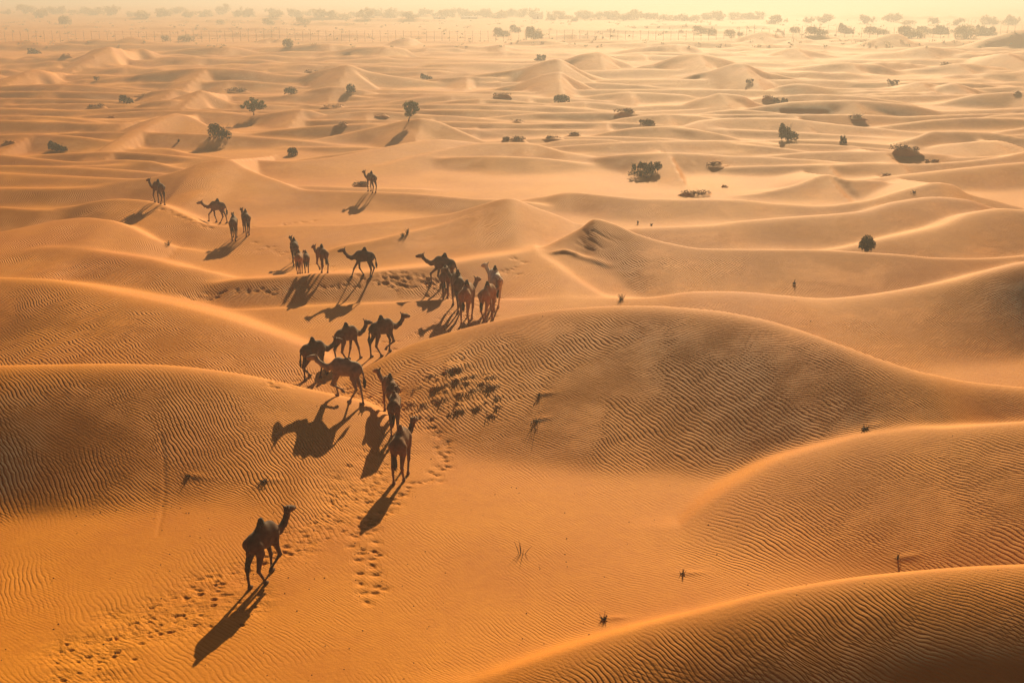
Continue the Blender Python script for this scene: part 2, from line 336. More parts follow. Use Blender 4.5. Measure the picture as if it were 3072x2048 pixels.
def terrain_raw(x, y):
    d = np.hypot(x, y)
    wx = x + 1.6 * vnoise(x / 9, y / 9, 3); wy = y + 1.6 * vnoise(x / 9 + 40, y / 9, 4)
    base = .10 + .30 * vnoise(x / 14, y / 14, 1) * np.clip((d - 30) / 60, .35, 1.1) + .12 * vnoise(x / 5, y / 5, 2)
    base -= np.clip((d - 1500) / 1500, 0, 1) * 2
    K = .115
    acc = np.exp(np.clip(base, -5, 8) / K); rp = acc * .34
    for P, mf, r in NEAR:
        xk = P[:, 0]
        lo, hi = xk[0] - 8, xk[-1] + 8
        ylo, yhi = P[:, 1].min() - 18 - 8, P[:, 1].max() + 18 + 8
        s = np.nonzero((x > lo) & (x < hi) & (y > ylo) & (y < yhi))
        if not len(s[0]): continue
        X, Y = wx[s], wy[s]
        # the wobble fades at the crest anchors' own place, so only the flanks wander
        X = .35 * X + .65 * x[s]; Y = .35 * Y + .65 * y[s]
        xc = np.clip(X, xk[0], xk[-1]); over = np.abs(X - xc)
        yc = hermite(xk, P[:, 1], xc); zc = hermite(xk, P[:, 2], xc); mn = hermite(xk, P[:, 3], xc)
        e = min(3.5, .22 * (xk[-1] - xk[0]))
        sl = (hermite(xk, P[:, 1], np.clip(xc + e, xk[0], xk[-1])) - hermite(xk, P[:, 1], np.clip(xc - e, xk[0], xk[-1]))) / np.maximum(np.clip(xc + e, xk[0], xk[-1]) - np.clip(xc - e, xk[0], xk[-1]), .05)
        t = (yc - Y) / np.sqrt(1 + np.minimum(sl * sl, 9))
        m = np.where(t > 0, mn, mf)
        rr = np.where(t > 0, r, min(r, .5))
        q = np.sqrt(t * t + rr * rr) - rr
        z = zc - m * q - .12 * over - .03 * over ** 2
        w = np.exp(np.clip(z, -5, 8) / K)
        acc[s] += w
        a = np.clip((t + .2) / 2.0, 0, 1); a = a * a * (3 - 2 * a)
        rp[s] += w * (.10 + 1.25 * a)
    return K * np.log(acc), rp / acc

# grid: fine inside the view, coarse all around
def geom(a, b, rel): 
    n_ = max(2, int(math.log(b / a) / rel)); return a * (b / a) ** (np.arange(n_) / n_)
rows = np.concatenate([geom(1.5, 17.5, .09), geom(17.5, 30, .0017), geom(30, 75, .0021), geom(75, 200, .0032), geom(200, 900, .0062), geom(900, 3000, .03), [3000.]])
azf = np.arange(-.515, .5151, .0012)
side = np.concatenate([azf[-1] + np.array([.004, .01, .02, .035]), np.arange(azf[-1] + .06, 2 * math.pi - .575, .06)])
side = np.concatenate([side, 2 * math.pi + azf[0] - np.array([.035, .02, .01, .004])])
azs = np.concatenate([azf, side])
NR, NC, NF = len(rows), len(azs), len(azf)
# coarse evaluation, then cubic resampling
rc = rows[::2]; rc = rc if rc[-1] == rows[-1] else np.append(rc, rows[-1])
ac = np.concatenate([azf[::3], [azf[-1]] if azf[::3][-1] != azf[-1] else [], side])
RC, AC = np.meshgrid(rc, ac, indexing='ij')
Zc, Rc = terrain_raw(RC * np.sin(AC), RC * np.cos(AC))
def resample(Z):
    def cubic1(xk, F, x):                        # Catmull-Rom along axis 0, uneven knots
        i = np.clip(np.searchsorted(xk, x, 'right') - 1, 0, len(xk) - 2)
        i0, i2, i3 = np.maximum(i - 1, 0), i + 1, np.minimum(i + 2, len(xk) - 1)
        h = (xk[i2] - xk[i])[:, None]; s = ((x - xk[i]) / (xk[i2] - xk[i]))[:, None]
        m0 = (F[i2] - F[i0]) / (xk[i2] - xk[i0])[:, None] * h; m1 = (F[i3] - F[i]) / (xk[i3] - xk[i])[:, None] * h
        return (2*s**3-3*s**2+1)*F[i] + (s**3-2*s**2+s)*m0 + (-2*s**3+3*s**2)*F[i2] + (s**3-s**2)*m1
    A = cubic1(np.log(rc), Z, np.log(rows))
    return cubic1(ac, A.T.copy(), azs).T.copy()
Z, RIP = resample(Zc), np.clip(resample(Rc), 0, 1.5)
TRAMP = np.zeros_like(Z)
GX, GY = rows[:, None] * np.sin(azs)[None, :], rows[:, None] * np.cos(azs)[None, :]
LR = np.log(rows)

def height(x, y):
    x, y = np.atleast_1d(np.asarray(x, float)), np.atleast_1d(np.asarray(y, float))
    lr = np.log(np.hypot(x, y)); az = np.arctan2(x, y)
    az = np.where(az < azf[0], az + 2 * math.pi, az)
    i = np.clip(np.searchsorted(LR, lr) - 1, 0, NR - 2); j = np.clip(np.searchsorted(azs, az) - 1, 0, NC - 2)
    a = (lr - LR[i]) / (LR[i+1] - LR[i]); b = (az - azs[j]) / (azs[j+1] - azs[j])
    return Z[i, j]*(1-a)*(1-b) + Z[i+1, j]*a*(1-b) + Z[i, j+1]*(1-a)*b + Z[i+1, j+1]*a*b
def hz(x, y): return float(height(x, y)[0])

def ground_at(u, v):                             # where the line of sight through u, v meets the sand
    d = ray(u, v)
    t = 16 * (2500 / 16.0) ** (np.arange(6000) / 6000.0)
    x, y, z = d[0]*t, d[1]*t, CH + d[2]*t
    below = np.nonzero(z < height(x, y))[0]
    k = below[0] if len(below) else len(t) - 1
    k0 = max(k - 1, 0)
    f0 = z[k0] - hz(x[k0], y[k0]); f1 = hz(x[k], y[k]) - z[k]
    w = f0 / (f0 + f1 + 1e-9)
    X, Y = x[k0] + (x[k]-x[k0])*w, y[k0] + (y[k]-y[k0])*w
    return X, Y, hz(X, Y)

def stamp(x, y, rad, fn):                        # apply fn(dx, dy) -> dz, tramp to the sand round a place
    d = math.hypot(x, y); az = math.atan2(x, y)
    i0, i1 = np.searchsorted(rows, d - rad), np.searchsorted(rows, d + rad) + 1
    j0, j1 = np.searchsorted(azf, az - rad / d), np.searchsorted(azf, az + rad / d) + 1
    if j1 - j0 < 2: return
    sl = np.s_[i0:i1, j0:j1]
    dz, tr = fn(GX[sl] - x, GY[sl] - y)
    Z[sl] += dz
    if tr is not None: TRAMP[sl] = np.maximum(TRAMP[sl], tr)

# ------------------------------------------------------------------ tracks in the sand
def footprint(x, y, size=.065, depth=.026):
    ang = random.gauss(0, .5)
    def f(dx, dy):
        a = dx*math.cos(ang) + dy*math.sin(ang); b = -dx*math.sin(ang) + dy*math.cos(ang)
        r = np.sqrt((a/1.5)**2 + b*b) / size
        pit = -depth * np.exp(-r**4 * .6)
        rim = depth * .35 * np.exp(-((r - 1.35) / .38) ** 2)
        return pit + rim, .35 * np.exp(-(r / 2.2) ** 2)
    stamp(x, y, size * 3.2, f)
def trail(pts, n, spread, size=.065, depth=.026, tramp=0.0):
    P = np.array([ground_at(u, v)[:2] for u, v in pts])
    L = np.concatenate([[0], np.cumsum(np.hypot(*np.diff(P, axis=0).T))])
    for s in np.linspace(0, L[-1], n):
        s += random.uniform(-.2, .2)
        x = np.interp(s, L, P[:, 0]) + random.gauss(0, spread); y = np.interp(s, L, P[:, 1]) + random.gauss(0, spread)
        footprint(x, y, size * random.uniform(.8, 1.25), depth * random.uniform(.6, 1.3))
        if tramp and random.random() < .5:
            stamp(x, y, 1.0, lambda dx, dy: (0 * dx, tramp * .6 * np.exp(-(dx*dx + dy*dy) / .3)))
trail([(420,1372),(520,1325),(600,1300),(665,1270),(720,1220),(770,1165),(825,1118),(870,1060),(900,1010)], 120, .32, tramp=.8)
trail([(945,945),(1000,985),(1022,1030),(1005,1080),(960,1112),(905,1150),(860,1200),(800,1230)], 64, .16)
trail([(880,1090),(850,1150),(838,1225),(860,1330),(870,1370)], 46, .3)
trail([(632,888),(690,880),(750,868)], 40, .35, tramp=.3)
trail([(770,890),(830,912),(890,930),(945,950)], 44, .3, tramp=.2)
trail([(880,800),(960,765),(1030,735),(1065,705),(1090,668)], 60, .35, tramp=.3)
trail([(1090,668),(1110,720),(1060,752)], 40, .5, tramp=.2)
trail([(870,645),(930,648),(1010,650),(1060,655)], 90, .4, .10, .035, tramp=.5)
trail([(420,682),(520,672),(620,668),(760,660),(880,652)], 40, .2, .09, .03)
trail([(600,560),(680,600),(760,615),(840,625)], 40, .5, .09, .03, tramp=.2)
trail([(365,478),(420,500),(480,525)], 18, .12, .10, .04)
trail([(580,522),(650,515),(720,508)], 18, .12, .10, .04)
trail([(180,1560),(230,1500),(310,1465),(420,1415),(520,1385)], 60, .6, .05, .03, tramp=.9)
trail([(1200,600),(1150,640)], 12, .3)
# a rut left by a tyre on the left slope, and old scuffs
def rut(pts, w=.07, dep=.035):
    P = np.array([ground_at(u, v)[:2] for u, v in pts])
    L = np.concatenate([[0], np.cumsum(np.hypot(*np.diff(P, axis=0).T))])
    for s in np.arange(0, L[-1], .05):
        x, y = np.interp(s, L, P[:, 0]), np.interp(s, L, P[:, 1])
        stamp(x, y, .35, lambda dx, dy: (-dep * .16 * np.exp(-(dx*dx + dy*dy) / (w*w)), None))
rut([(370,1000),(376,1060),(378,1120),(372,1180),(362,1230)])
rut([(200,1568),(235,1505),(300,1430)], .09, .04)
for a, b in [((1374,534),(1415,557)),((1339,528),(1353,541)),((1321,557),(1366,577)),((1330,546),(1344,561)),((1359,529),(1398,552)),((1383,531),(1425,553)),((1350,548),(1384,571))]:
    rut([a, b], .09, .05)
rut([(1268,582),(1298,577),(1327,587)], .22, -.09); rut([(1318,584),(1345,594),(1400,612)], .3, -.05)
# patch of crusted hummocks on the slope of the central ridge
HUM = [(1039,850,.75,.34),(989,862,.35,.14),(1020,885,.7,.24),(1044,876,.4,.14),(1125,865,.4,.16),(1114,882,.45,.18),(1128,889,.4,.17),(997,893,.35,.13),
       (1015,917,.6,.22),(1052,944,.55,.24),(973,929,.3,.15),(946,926,.3,.14),(1096,934,.4,.17),(1142,912,.3,.13),(1143,934,.32,.13),(1127,954,.3,.13),(1049,929,.3,.13),(951,896,.25,.1),
       (1070,868,.4,.13),(1085,895,.4,.12),(1060,905,.4,.12),(1030,865,.3,.12)]
for k_ in range(60):
    HUM.append((rng.normal(1050, 52), rng.normal(900, 26), rng.uniform(.12, .3), rng.uniform(.06, .14)))
HUMP = [(*ground_at(u, v), r * .55, h * .62) for u, v, r, h in HUM]
for x, y, z, r, h in HUMP:
    def f(dx, dy, r=r, h=h, s=random.random() * 9):
        wob = 1 + .5 * vnoise(dx * 2.2 / r + s, dy * 2.2 / r, 5) * 1.8
        q = np.sqrt((dx * 1.1) ** 2 + np.where(dy < 0, dy * 1.9, dy * .7) ** 2) / r * wob   # steep on the near side, drifted tail behind
        return .42 * h * np.exp(-q ** 3), .25 * np.exp(-q ** 2)
    stamp(x, y, r * 3, f)
for u, v in [(1388,1420),(1568,1316),(2062,1282),(1988,983),(1230,963),(607,1103),(433,1091),(1238,906)]:
    x, y, z = ground_at(u, v)                    # sand tails drifted behind the small stubs
    stamp(x, y, 1.2, lambda dx, dy: (.03 * np.exp(-((dx - dy * .2 - .25) / .35) ** 2 - (dy / .12) ** 2), None))

# ------------------------------------------------------------------ ground mesh
V = np.stack([GX, GY, Z], -1).reshape(-1, 3)
V = np.vstack([V, [[0, 0, float(Z[0].mean())]]])
i, j = np.meshgrid(np.arange(NR - 1), np.arange(NC), indexing='ij'); j2 = (j + 1) % NC
F = np.stack([i*NC + j, i*NC + j2, (i+1)*NC + j2, (i+1)*NC + j], -1).reshape(-1, 4)[:, ::-1]
tri = np.stack([np.full(NC, NR*NC), (np.arange(NC) + 1) % NC, np.arange(NC)], -1)

def mesh_np(name, V, quads=None, tris=None, smooth=True):
    me = bpy.data.meshes.new(name)
    nq = 0 if quads is None else len(quads); nt = 0 if tris is None else len(tris)
    me.vertices.add(len(V)); me.vertices.foreach_set('co', np.ascontiguousarray(V, np.float32).ravel())
    idx = np.concatenate([np.asarray(a, np.int32).ravel() for a in (quads, tris) if a is not None and len(a)])
    me.loops.add(len(idx)); me.loops.foreach_set('vertex_index', idx)
    me.polygons.add(nq + nt)
    st = np.concatenate([np.arange(nq) * 4, nq * 4 + np.arange(nt) * 3]).astype(np.int32)
    me.polygons.foreach_set('loop_start', st)
    me.polygons.foreach_set('use_smooth', np.full(nq + nt, smooth))
    me.update(calc_edges=True); me.validate()
    return me
def put(name, me, mat, parent=None):
    o = bpy.data.objects.new(name, me); COL.objects.link(o)
    if mat is not None and not me.materials: me.materials.append(mat)
    if parent is not None: o.parent = parent
    return o
me = mesh_np('ground', V, F, tri)
for nm, A in (('ripple', RIP), ('tramp', TRAMP)):
    at = me.attributes.new(nm, 'FLOAT', 'POINT')
    at.data.foreach_set('value', np.append(A.ravel(), 0).astype(np.float32))
ground = put('ground', me, M['sand'])
ground['kind'] = 'structure'
ground['label'] = 'rippled orange dune sand stretching to the horizon'

# ------------------------------------------------------------------ haze
zlo = float(Z.min()) - 1.0
hv = np.array([(x, y, z) for z in (zlo, 17.0) for y in (-3100., 3100.) for x in (-3100., 3100.)])
hq = np.array([(0,2,3,1),(4,5,7,6),(0,1,5,4),(1,3,7,5),(3,2,6,7),(2,0,4,6)])
hme = mesh_np('haze', hv, hq, smooth=False)
hm = bpy.data.materials.new('haze_air'); hm.use_nodes = True
hn = hm.node_tree.nodes; hn.remove(hn['Principled BSDF'])
pv = hn.new('ShaderNodeVolumePrincipled')
pv.inputs['Color'].default_value = (.47, .45, .43, 1)
pv.inputs['Density'].default_value = HAZE_DENSITY
pv.inputs['Anisotropy'].default_value = HAZE_G
hm.node_tree.links.new(pv.outputs[0], hn['Material Output'].inputs['Volume'])
haze = put('haze', hme, hm)
haze['kind'] = 'stuff'
haze['label'] = 'pale warm dust haze lying over the desert'

# ------------------------------------------------------------------ small builders
class MB:
    def __init__(s): s.v, s.q, s.t, s.n = [], [], [], 0
    def add(s, v, q=None, t=None):
        v = np.asarray(v, float).reshape(-1, 3); s.v.append(v)
        if q is not None: s.q.append(np.asarray(q).reshape(-1, 4) + s.n)
        if t is not None: s.t.append(np.asarray(t).reshape(-1, 3) + s.n)
        s.n += len(v)
    def tube(s, pts, radii, k=5):
        pts = [np.asarray(p, float) for p in pts]; ring = []
        for a, p in enumerate(pts):
            d = pts[min(a+1, len(pts)-1)] - pts[max(a-1, 0)]; d = d / (np.linalg.norm(d) + 1e-9)
            u = np.cross(d, (0, 0, 1) if abs(d[2]) < .9 else (1, 0, 0)); u /= np.linalg.norm(u); w = np.cross(d, u)
            th = np.arange(k) * 2 * math.pi / k
            ring.append(p + radii[a] * (np.cos(th)[:, None] * u + np.sin(th)[:, None] * w))
        q = []
        for a in range(len(pts) - 1):
            for b in range(k): q.append((a*k + b, a*k + (b+1) % k, (a+1)*k + (b+1) % k, (a+1)*k + b))
        t = [((len(pts)-1)*k, (len(pts)-1)*k + b, (len(pts)-1)*k + b + 1) for b in range(1, k-1)]
        s.add(np.vstack(ring), q, t)
    def leaves(s, C, size, up=.0, elong=1.8):
        n_ = len(C); size = np.broadcast_to(size, (n_,))
        a = rng.normal(size=(n_, 3)); a[:, 2] += up; a /= np.linalg.norm(a, axis=1)[:, None]
        b = np.cross(a, rng.normal(size=(n_, 3))); b /= np.linalg.norm(b, axis=1)[:, None]
        a = a * (size * elong * .5)[:, None]; b = b * (size * .5)[:, None]
        v = np.stack([C - a, C - b * .9 + a * .1, C + a, C + b * .9 + a * .1], 1).reshape(-1, 3)
        s.add(v, np.arange(n_ * 4).reshape(-1, 4))
    def box(s, c, h):
        c, h = np.asarray(c, float), np.asarray(h, float)
        v = np.array([(x, y, z) for z in (-1, 1) for y in (-1, 1) for x in (-1, 1)], float) * h + c
        s.add(v, [(0,2,3,1),(4,5,7,6),(0,1,5,4),(1,3,7,5),(3,2,6,7),(2,0,4,6)])
    def build(s, name, mat, parent=None, smooth=False):
        me = mesh_np(name, np.vstack(s.v), np.vstack(s.q) if s.q else None, np.vstack(s.t) if s.t else None, smooth)
        o = put(name, me, mat, parent)
        if name in ('foliage', 'brush', 'twigs', 'crust', 'crown', 'blades', 'sticks', 'stems', 'branches', 'root_crown', 'tail_hair'): o['kind'] = 'stuff'
        return o
def tag(o, label, cat, group=None):
    o['label'] = label; o['category'] = cat
    if group: o['group'] = group
    return o
def empty(name, loc, rz=0.0):
    o = bpy.data.objects.new(name, None); o.location = loc; o.rotation_euler = (0, 0, rz); o.empty_display_size = .3
    COL.objects.link(o); return o

# ------------------------------------------------------------------ camels
HC = .034
def surface_nets(f, org, h):
    nx, ny, nz = f.shape
    ins = f < 0
    cnt = np.zeros((nx-1, ny-1, nz-1)); acc = np.zeros((nx-1, ny-1, nz-1, 3))
    cor = [(a, b, c) for a in (0, 1) for b in (0, 1) for c in (0, 1)]
    sl = lambda c: np.s_[c[0]:nx-1+c[0], c[1]:ny-1+c[1], c[2]:nz-1+c[2]]
    for a in cor:
        for ax in range(3):
            if a[ax]: continue
            b = list(a); b[ax] = 1
            fa, fb = f[sl(a)], f[sl(b)]
            m = (fa < 0) != (fb < 0)
            t = np.where(m, fa / np.where(m, fa - fb, 1), 0)
            cnt += m
            for k in range(3):
                acc[..., k] += m * (a[k] + (t if k == ax else 0))
    act = cnt > 0
    ids = np.full(act.shape, -1); ids[act] = np.arange(act.sum())
    ii = np.argwhere(act)
    V = (ii + acc[act] / cnt[act][:, None]) * h + org
    Q = []
    for ax in range(3):
        o1, o2 = (ax + 1) % 3, (ax + 2) % 3
        s0 = [slice(None)] * 3; s1 = [slice(None)] * 3
        s0[ax] = slice(0, -1); s1[ax] = slice(1, None)
        m = ins[tuple(s0)] != ins[tuple(s1)]
        idx = np.argwhere(m)
        ok = (idx[:, o1] > 0) & (idx[:, o2] > 0) & (idx[:, o1] < f.shape[o1]-1) & (idx[:, o2] < f.shape[o2]-1)
        idx = idx[ok]
        def cell(d1, d2):
            c = idx.copy(); c[:, o1] -= d1; c[:, o2] -= d2
            return ids[c[:, 0], c[:, 1], c[:, 2]]
        q = np.stack([cell(1, 1), cell(0, 1), cell(0, 0), cell(1, 0)], 1)
        fl = ~ins[idx[:, 0], idx[:, 1], idx[:, 2]]
        q[fl] = q[fl][:, ::-1]
        Q.append(q)
    return V, np.vstack(Q)

class SDF:
    def __init__(s, lo, hi, h=HC):
        s.h, s.o = h, np.array(lo, float)
        s.n = np.ceil((np.array(hi) - s.o) / h).astype(int) + 1
        s.f = np.full(tuple(s.n), 9.0)
    def cone(s, a, b, ra, rb, k=.05, ys=1.0):
        a, b = np.array(a, float), np.array(b, float)
        mg = max(ra, rb) + k + .07
        lo = np.maximum(((np.minimum(a, b) - mg - s.o) / s.h).astype(int), 0)
        hi = np.minimum(((np.maximum(a, b) + mg - s.o) / s.h).astype(int) + 2, s.n)
        if (hi <= lo).any(): return
        gx, gy, gz = [(np.arange(lo[c], hi[c]) * s.h + s.o[c]) for c in range(3)]
        X, Y, W = np.meshgrid(gx, gy, gz, indexing='ij')
        d = b - a; L2 = max((d ** 2).sum(), 1e-9)
        t = np.clip(((X - a[0])*d[0] + (Y - a[1])*d[1] + (W - a[2])*d[2]) / L2, 0, 1)
        q = np.sqrt((X - a[0] - t*d[0])**2 + ((Y - a[1] - t*d[1]) / ys)**2 + (W - a[2] - t*d[2])**2) - (ra + (rb - ra) * t)
        q *= min(1, ys) ** .5
        sl = np.s_[lo[0]:hi[0], lo[1]:hi[1], lo[2]:hi[2]]
        p = s.f[sl]
        hh = np.maximum(k - np.abs(p - q), 0) / k
        s.f[sl] = np.minimum(p, q) - hh * hh * k * .25

def ik(P, Q, l1, l2, sgn):                       # knee between P and Q in the x-z plane, bent towards sgn * x
    d = Q - P; D = np.linalg.norm(d)
    if D > .995 * (l1 + l2): k_ = D / (.995 * (l1 + l2)); l1 *= k_; l2 *= k_
    a = (l1*l1 - l2*l2 + D*D) / (2*D); hgt = math.sqrt(max(l1*l1 - a*a, 0))
    u = d / D; nrm = np.array((-u[2], 0, u[0])); nrm /= np.linalg.norm(nrm) + 1e-9
    if nrm[0] * sgn < 0: nrm = -nrm
    return P + u*a + nrm*hgt

GAIT = {  # front left, front right, hind left, hind right: (x offset from the hip or shoulder, lift)
 'walk_a': ((.38, 0), (-.20, 0), (.22, 0), (-.26, 0)),
 'walk_b': ((-.26, 0), (.30, 0), (-.22, 0), (.26, 0)),
 'lift_l': ((-.10, .30), (.10, 0), (.26, 0), (-.20, 0)),
 'lift_r': ((.10, 0), (-.12, .30), (-.18, 0), (.24, 0)),
 'stand': ((.04, 0), (-.05, 0), (.06, 0), (-.08, 0)),
 'hind': ((.12, 0), (-.12, 0), (-.2, 0), (.16, .0)),
 'stride': ((.46, 0), (-.30, 0), (.10, 0), (.02, 0)),
}
CAMELS = []
def camel(u, v, psi, hump_px, coat, label, gait='walk_a', neck=0.0, turn=0.0, low=0.0, hump=1.0, hair='hair', tail=1.0, fat=1.0, smin=.72):
    """u, v: middle of the feet; psi: heading from the right-hand side counter-clockwise; hump_px: hump above feet in picture px."""
    gx, gy, gz = ground_at(u, v)
    neck -= .55 * max(0.0, math.sin(R(psi)))     # heads carried low while walking
    ps = R(psi); cs, sn = math.cos(ps), math.sin(ps)
    # size: what its height in the picture says at that distance
    lo_, hi_ = smin, 1.22
    for _ in range(22):
        s = .5 * (lo_ + hi_)
        if v - project((gx, gy, gz + 2.13 * s))[1] < hump_px: lo_ = s
        else: hi_ = s
    CAMELS.append((round(s, 2), round(math.hypot(gx, gy)), label))
    def gz_at(x, y):                             # sand height below a local point, in camel units
        return (hz(gx + s*(x*cs - y*sn), gy + s*(x*sn + y*cs)) - gz) / s
    f = SDF((-1.2, -.62 - .5*abs(math.sin(turn)), -.55), (2.0, .62 + .5*abs(math.sin(turn)), 2.55))
    tl = (gz_at(.5, 0) - gz_at(-.55, 0)) * .5    # the trunk follows the slope a little
    T = lambda p: np.array((p[0], p[1], p[2] + .6 * tl * p[0] + .3 * (gz_at(.4, 0) + gz_at(-.5, 0))))
    C = lambda a, b, ra, rb, k=.06, ys=1.0: f.cone(T(a), T(b), ra, rb, k, ys)
    C((-.37,0,1.50), (.30,0,1.49), .30*fat, .345*fat, .1, .80)
    C((-.16,0,1.40), (.22,0,1.36), .25*fat, .27*fat, .12, .85)
    C((.32,0,1.64), (.40,0,1.44), .235, .26, .12, .80)
    C((-.47,0,1.54), (-.46,0,1.44), .245, .255, .12, .82)
    C((-.03,0,1.66), (-.06,0,1.68 + .37*hump), .30, .085, .16, .70)
    # neck: swings to one side by turn, stretched forward and down by low, raised by neck
    kp = [(.50,0,1.50,.205), (.84,0,1.34,.14), (1.10,0,1.44 - .05*low,.112), (1.27 + .12*low,0,1.74 + .25*neck - .25*low,.094), (1.33 + .2*low,0,2.0 + .4*neck - .45*low,.098)]
    def swing(p, a):
        dx = p[0] - .55
        return (.55 + dx*math.cos(a), dx*math.sin(a), p[2])
    N = [swing(q[:3], turn * w) for q, w in zip(kp, (0, .25, .55, .8, 1.))]
    for a in range(4): C(N[a], N[a+1], kp[a][3], kp[a+1][3], .07, .85 if a < 2 else 1)
    H = lambda x, y, z: tuple(np.array(N[4]) + np.array((x*math.cos(turn*1.1) - y*math.sin(turn*1.1), x*math.sin(turn*1.1) + y*math.cos(turn*1.1), z)))
    C(H(-.02,0,.02), H(.20,0,-.02), .108, .088, .05)
    C(H(.18,0,-.03), H(.37,0,-.09), .085, .066, .05)
    C(H(.10,0,-.09), H(.33,0,-.135), .07, .046, .04)
    for y in (-1, 1):
        C(H(.07,.07*y,.07), H(.13,.075*y,.06), .036, .034, .03)          # brow
        C(H(-.06,.075*y,.09), H(-.11,.115*y,.205), .036, .026, .02)      # ear
    for n_, ((dx, lift), (yy, front)) in enumerate(zip(GAIT[gait], ((.17,1), (-.17,1), (.165,0), (-.165,0)))):
        if front:
            P = T((.38, yy, 1.18)); fx = .40 + dx
            g = gz_at(fx, yy) ; fz = g + .12 + lift
            Q = np.array((fx - (.14 if lift else 0), yy*.85, fz))
            kn = ik(P, Q, .57, .51, 1)
            C2 = lambda a, b, ra, rb, k=.05: f.cone(a, b, ra, rb, k)
            C2(T((.38, yy*.85, 1.50)), P, .165, .115, .08); C2(P, kn, .10, .060); C2(kn, kn + (Q-kn)*.12, .064, .052, .02); C2(kn, Q, .050, .040)
        else:
            P = T((-.38, yy, 1.14)); fx = -.47 + dx
            g = gz_at(fx, yy); fz = g + .12 + lift
            Q = np.array((fx - (.1 if lift else 0), yy*.85, fz))
            kn = ik(P, Q, .55, .57, -1)
            C2(T((-.50, yy*.85, 1.44)), P, .21, .135, .08); C2(P, kn, .125, .060); C2(kn, Q, .056, .040)
        if lift:
            C2(Q, Q + (-.05, 0, -.10), .05, .06, .03); C2(Q + (-.04, 0, -.08), Q + (-.10, 0, -.10), .066, .05, .03)
        else:
            C2(Q, Q + (.03, 0, -.055), .046, .055, .03); C2(Q + (0, 0, -.075), Q + (.11, 0, -.08), .066, .056, .03)
    C((-.69,0,1.60), (-.80,0,1.34), .05, .04, .05); C((-.80,0,1.34), (-.805,0,1.02), .04, .033, .03)
    Vb, Qb = surface_nets(f.f, f.o, f.h)
    root = empty('camel', (gx, gy, gz), ps); root.scale = (s, s, s)
    tag(root, label, 'camel', 'camels crossing the dunes')
    put('body', mesh_np('camel_body', Vb, Qb), M[coat], root)
    # shaggy dark hair on top of the hump
    g = SDF((-.5, -.4, 1.3), (.5, .4, 2.5), .03)
    a0, b0 = T((-.03,0,1.66)), T((-.06,0,1.68 + .37*hump))
    g.cone(a0, b0, .312, .10, .02, .73)
    X, Y, W = np.meshgrid(*[np.arange(g.n[c]) * .03 + g.o[c] for c in range(3)], indexing='ij')
    jig = .06 * vnoise(X*9 + 3, Y*9 + W*4, 8) + .03 * vnoise(X*23, Y*23 + W*11, 9)
    gf = np.maximum(g.f + jig * .6, (b0[2] - .13 * hump) + jig * 2.2 - W)
    Vh, Qh = surface_nets(gf, g.o, .03)
    if len(Vh): put('hump_hair', mesh_np('hump_hair', Vh, Qh), M[hair], root)
    mb = MB()
    t0 = T((-.805, 0, 1.18))
    for a in range(26):
        w = rng.normal(0, .022, 3); ln = rng.uniform(.28, .52) * tail
        mb.tube([t0 + w*.6, t0 + w*1.3 + (-.03, 0, -ln*.5), t0 + w*1.1 + (-.01, 0, -ln)], [.016, .024, .004], 4)
    mb.build('tail_hair', M['hair'], root)
    return root

# u, v of the feet, heading, hump height, coat ...
camel(367,468,140,57,'coat_brown','brown camel standing alone on a crest, first on the left of the far group','stand', neck=.05)
camel(502,512,172,56,'coat_brown','dark brown camel walking left, its whole shadow lying on the slope below','walk_a', low=.55)
camel(539,549,97,59,'coat_brown','slim brown camel seen from behind, left one of a pair casting a joined shadow','stand', turn=.25, hump=.85)
camel(567,538,112,59,'coat_brown','brown camel seen from behind, right one of a pair casting a joined shadow','hind', turn=.12)
camel(854,441,128,49,'coat_brown','farthest lone camel on a ridge, long shadow down the rippled face, brush behind it','stand', neck=.12)
camel(678,606,103,62,'coat_dark','darkest camel at the back of a group of four, seen from behind','hind', turn=.25)
camel(689,629,92,56,'coat_tan','pale young camel with hidden head, in front of the dark one of four','stand', low=.6, smin=.55)
camel(705,627,100,53,'coat_brown','narrow brown camel second from the right in the group of four, seen from behind','stand', turn=.2, hump=.8, smin=.55)
camel(741,627,121,67,'coat_red','reddish camel, last on the right of the group of four, tall hump','lift_l', neck=-.12, turn=.05)
camel(838,637,177,70,'coat_dark','large dark camel in full side view striding left along the trampled ridge','stride', low=.28)
camel(1021,660,160,80,'coat_brown','brown camel facing left with lowered neck, half hidden by a smaller reddish camel','walk_a', low=.5)
camel(1024,683,91,78,'coat_red','small reddish camel seen from straight behind, in front of a bigger side-on camel','stand', low=.15, hump=.75, smin=.6)
camel(1052,708,105,90,'coat_brown','dark brown camel with head turned left, partly hidden behind a paler camel','hind', turn=.45)
camel(1074,737,77,95,'coat_tan','tan camel seen from behind with its head showing to the right of its hump','hind', turn=-.2)
camel(1137,703,100,94,'coat_pale','whitish camel seen from behind, the palest of the herd, with dark hump top','walk_b', turn=.35)
camel(1121,735,66,90,'coat_tan','tan camel with a brown hump heading right, standing just below the whitish one','walk_a', neck=-.1)
camel(724,866,46,93,'coat_dark','dark camel heading right, rearmost of three in a row, partly behind the grey tan one','walk_a', low=.3)
camel(800,828,47,88,'coat_brown','brown camel heading right, middle one of three in a row beside the ridge','walk_b', neck=.05)
camel(880,815,42,92,'coat_dark','dark brown camel heading right with a lifted forefoot, foremost of three in a row','lift_r', low=.1)
camel(798,918,163,108,'coat_grey','grey tan camel walking left in front of the row, neck low, one forefoot raised','lift_l', low=.55, hump=.45, fat=1.05)
camel(898,952,112,96,'coat_red','reddish camel looking left with raised head, first of three walking up in single file','hind', neck=.1, turn=.3)
camel(908,990,92,88,'coat_red','camel with a rusty red hump top in the middle of the single file of three','hind', low=.1, hair='hair_red')
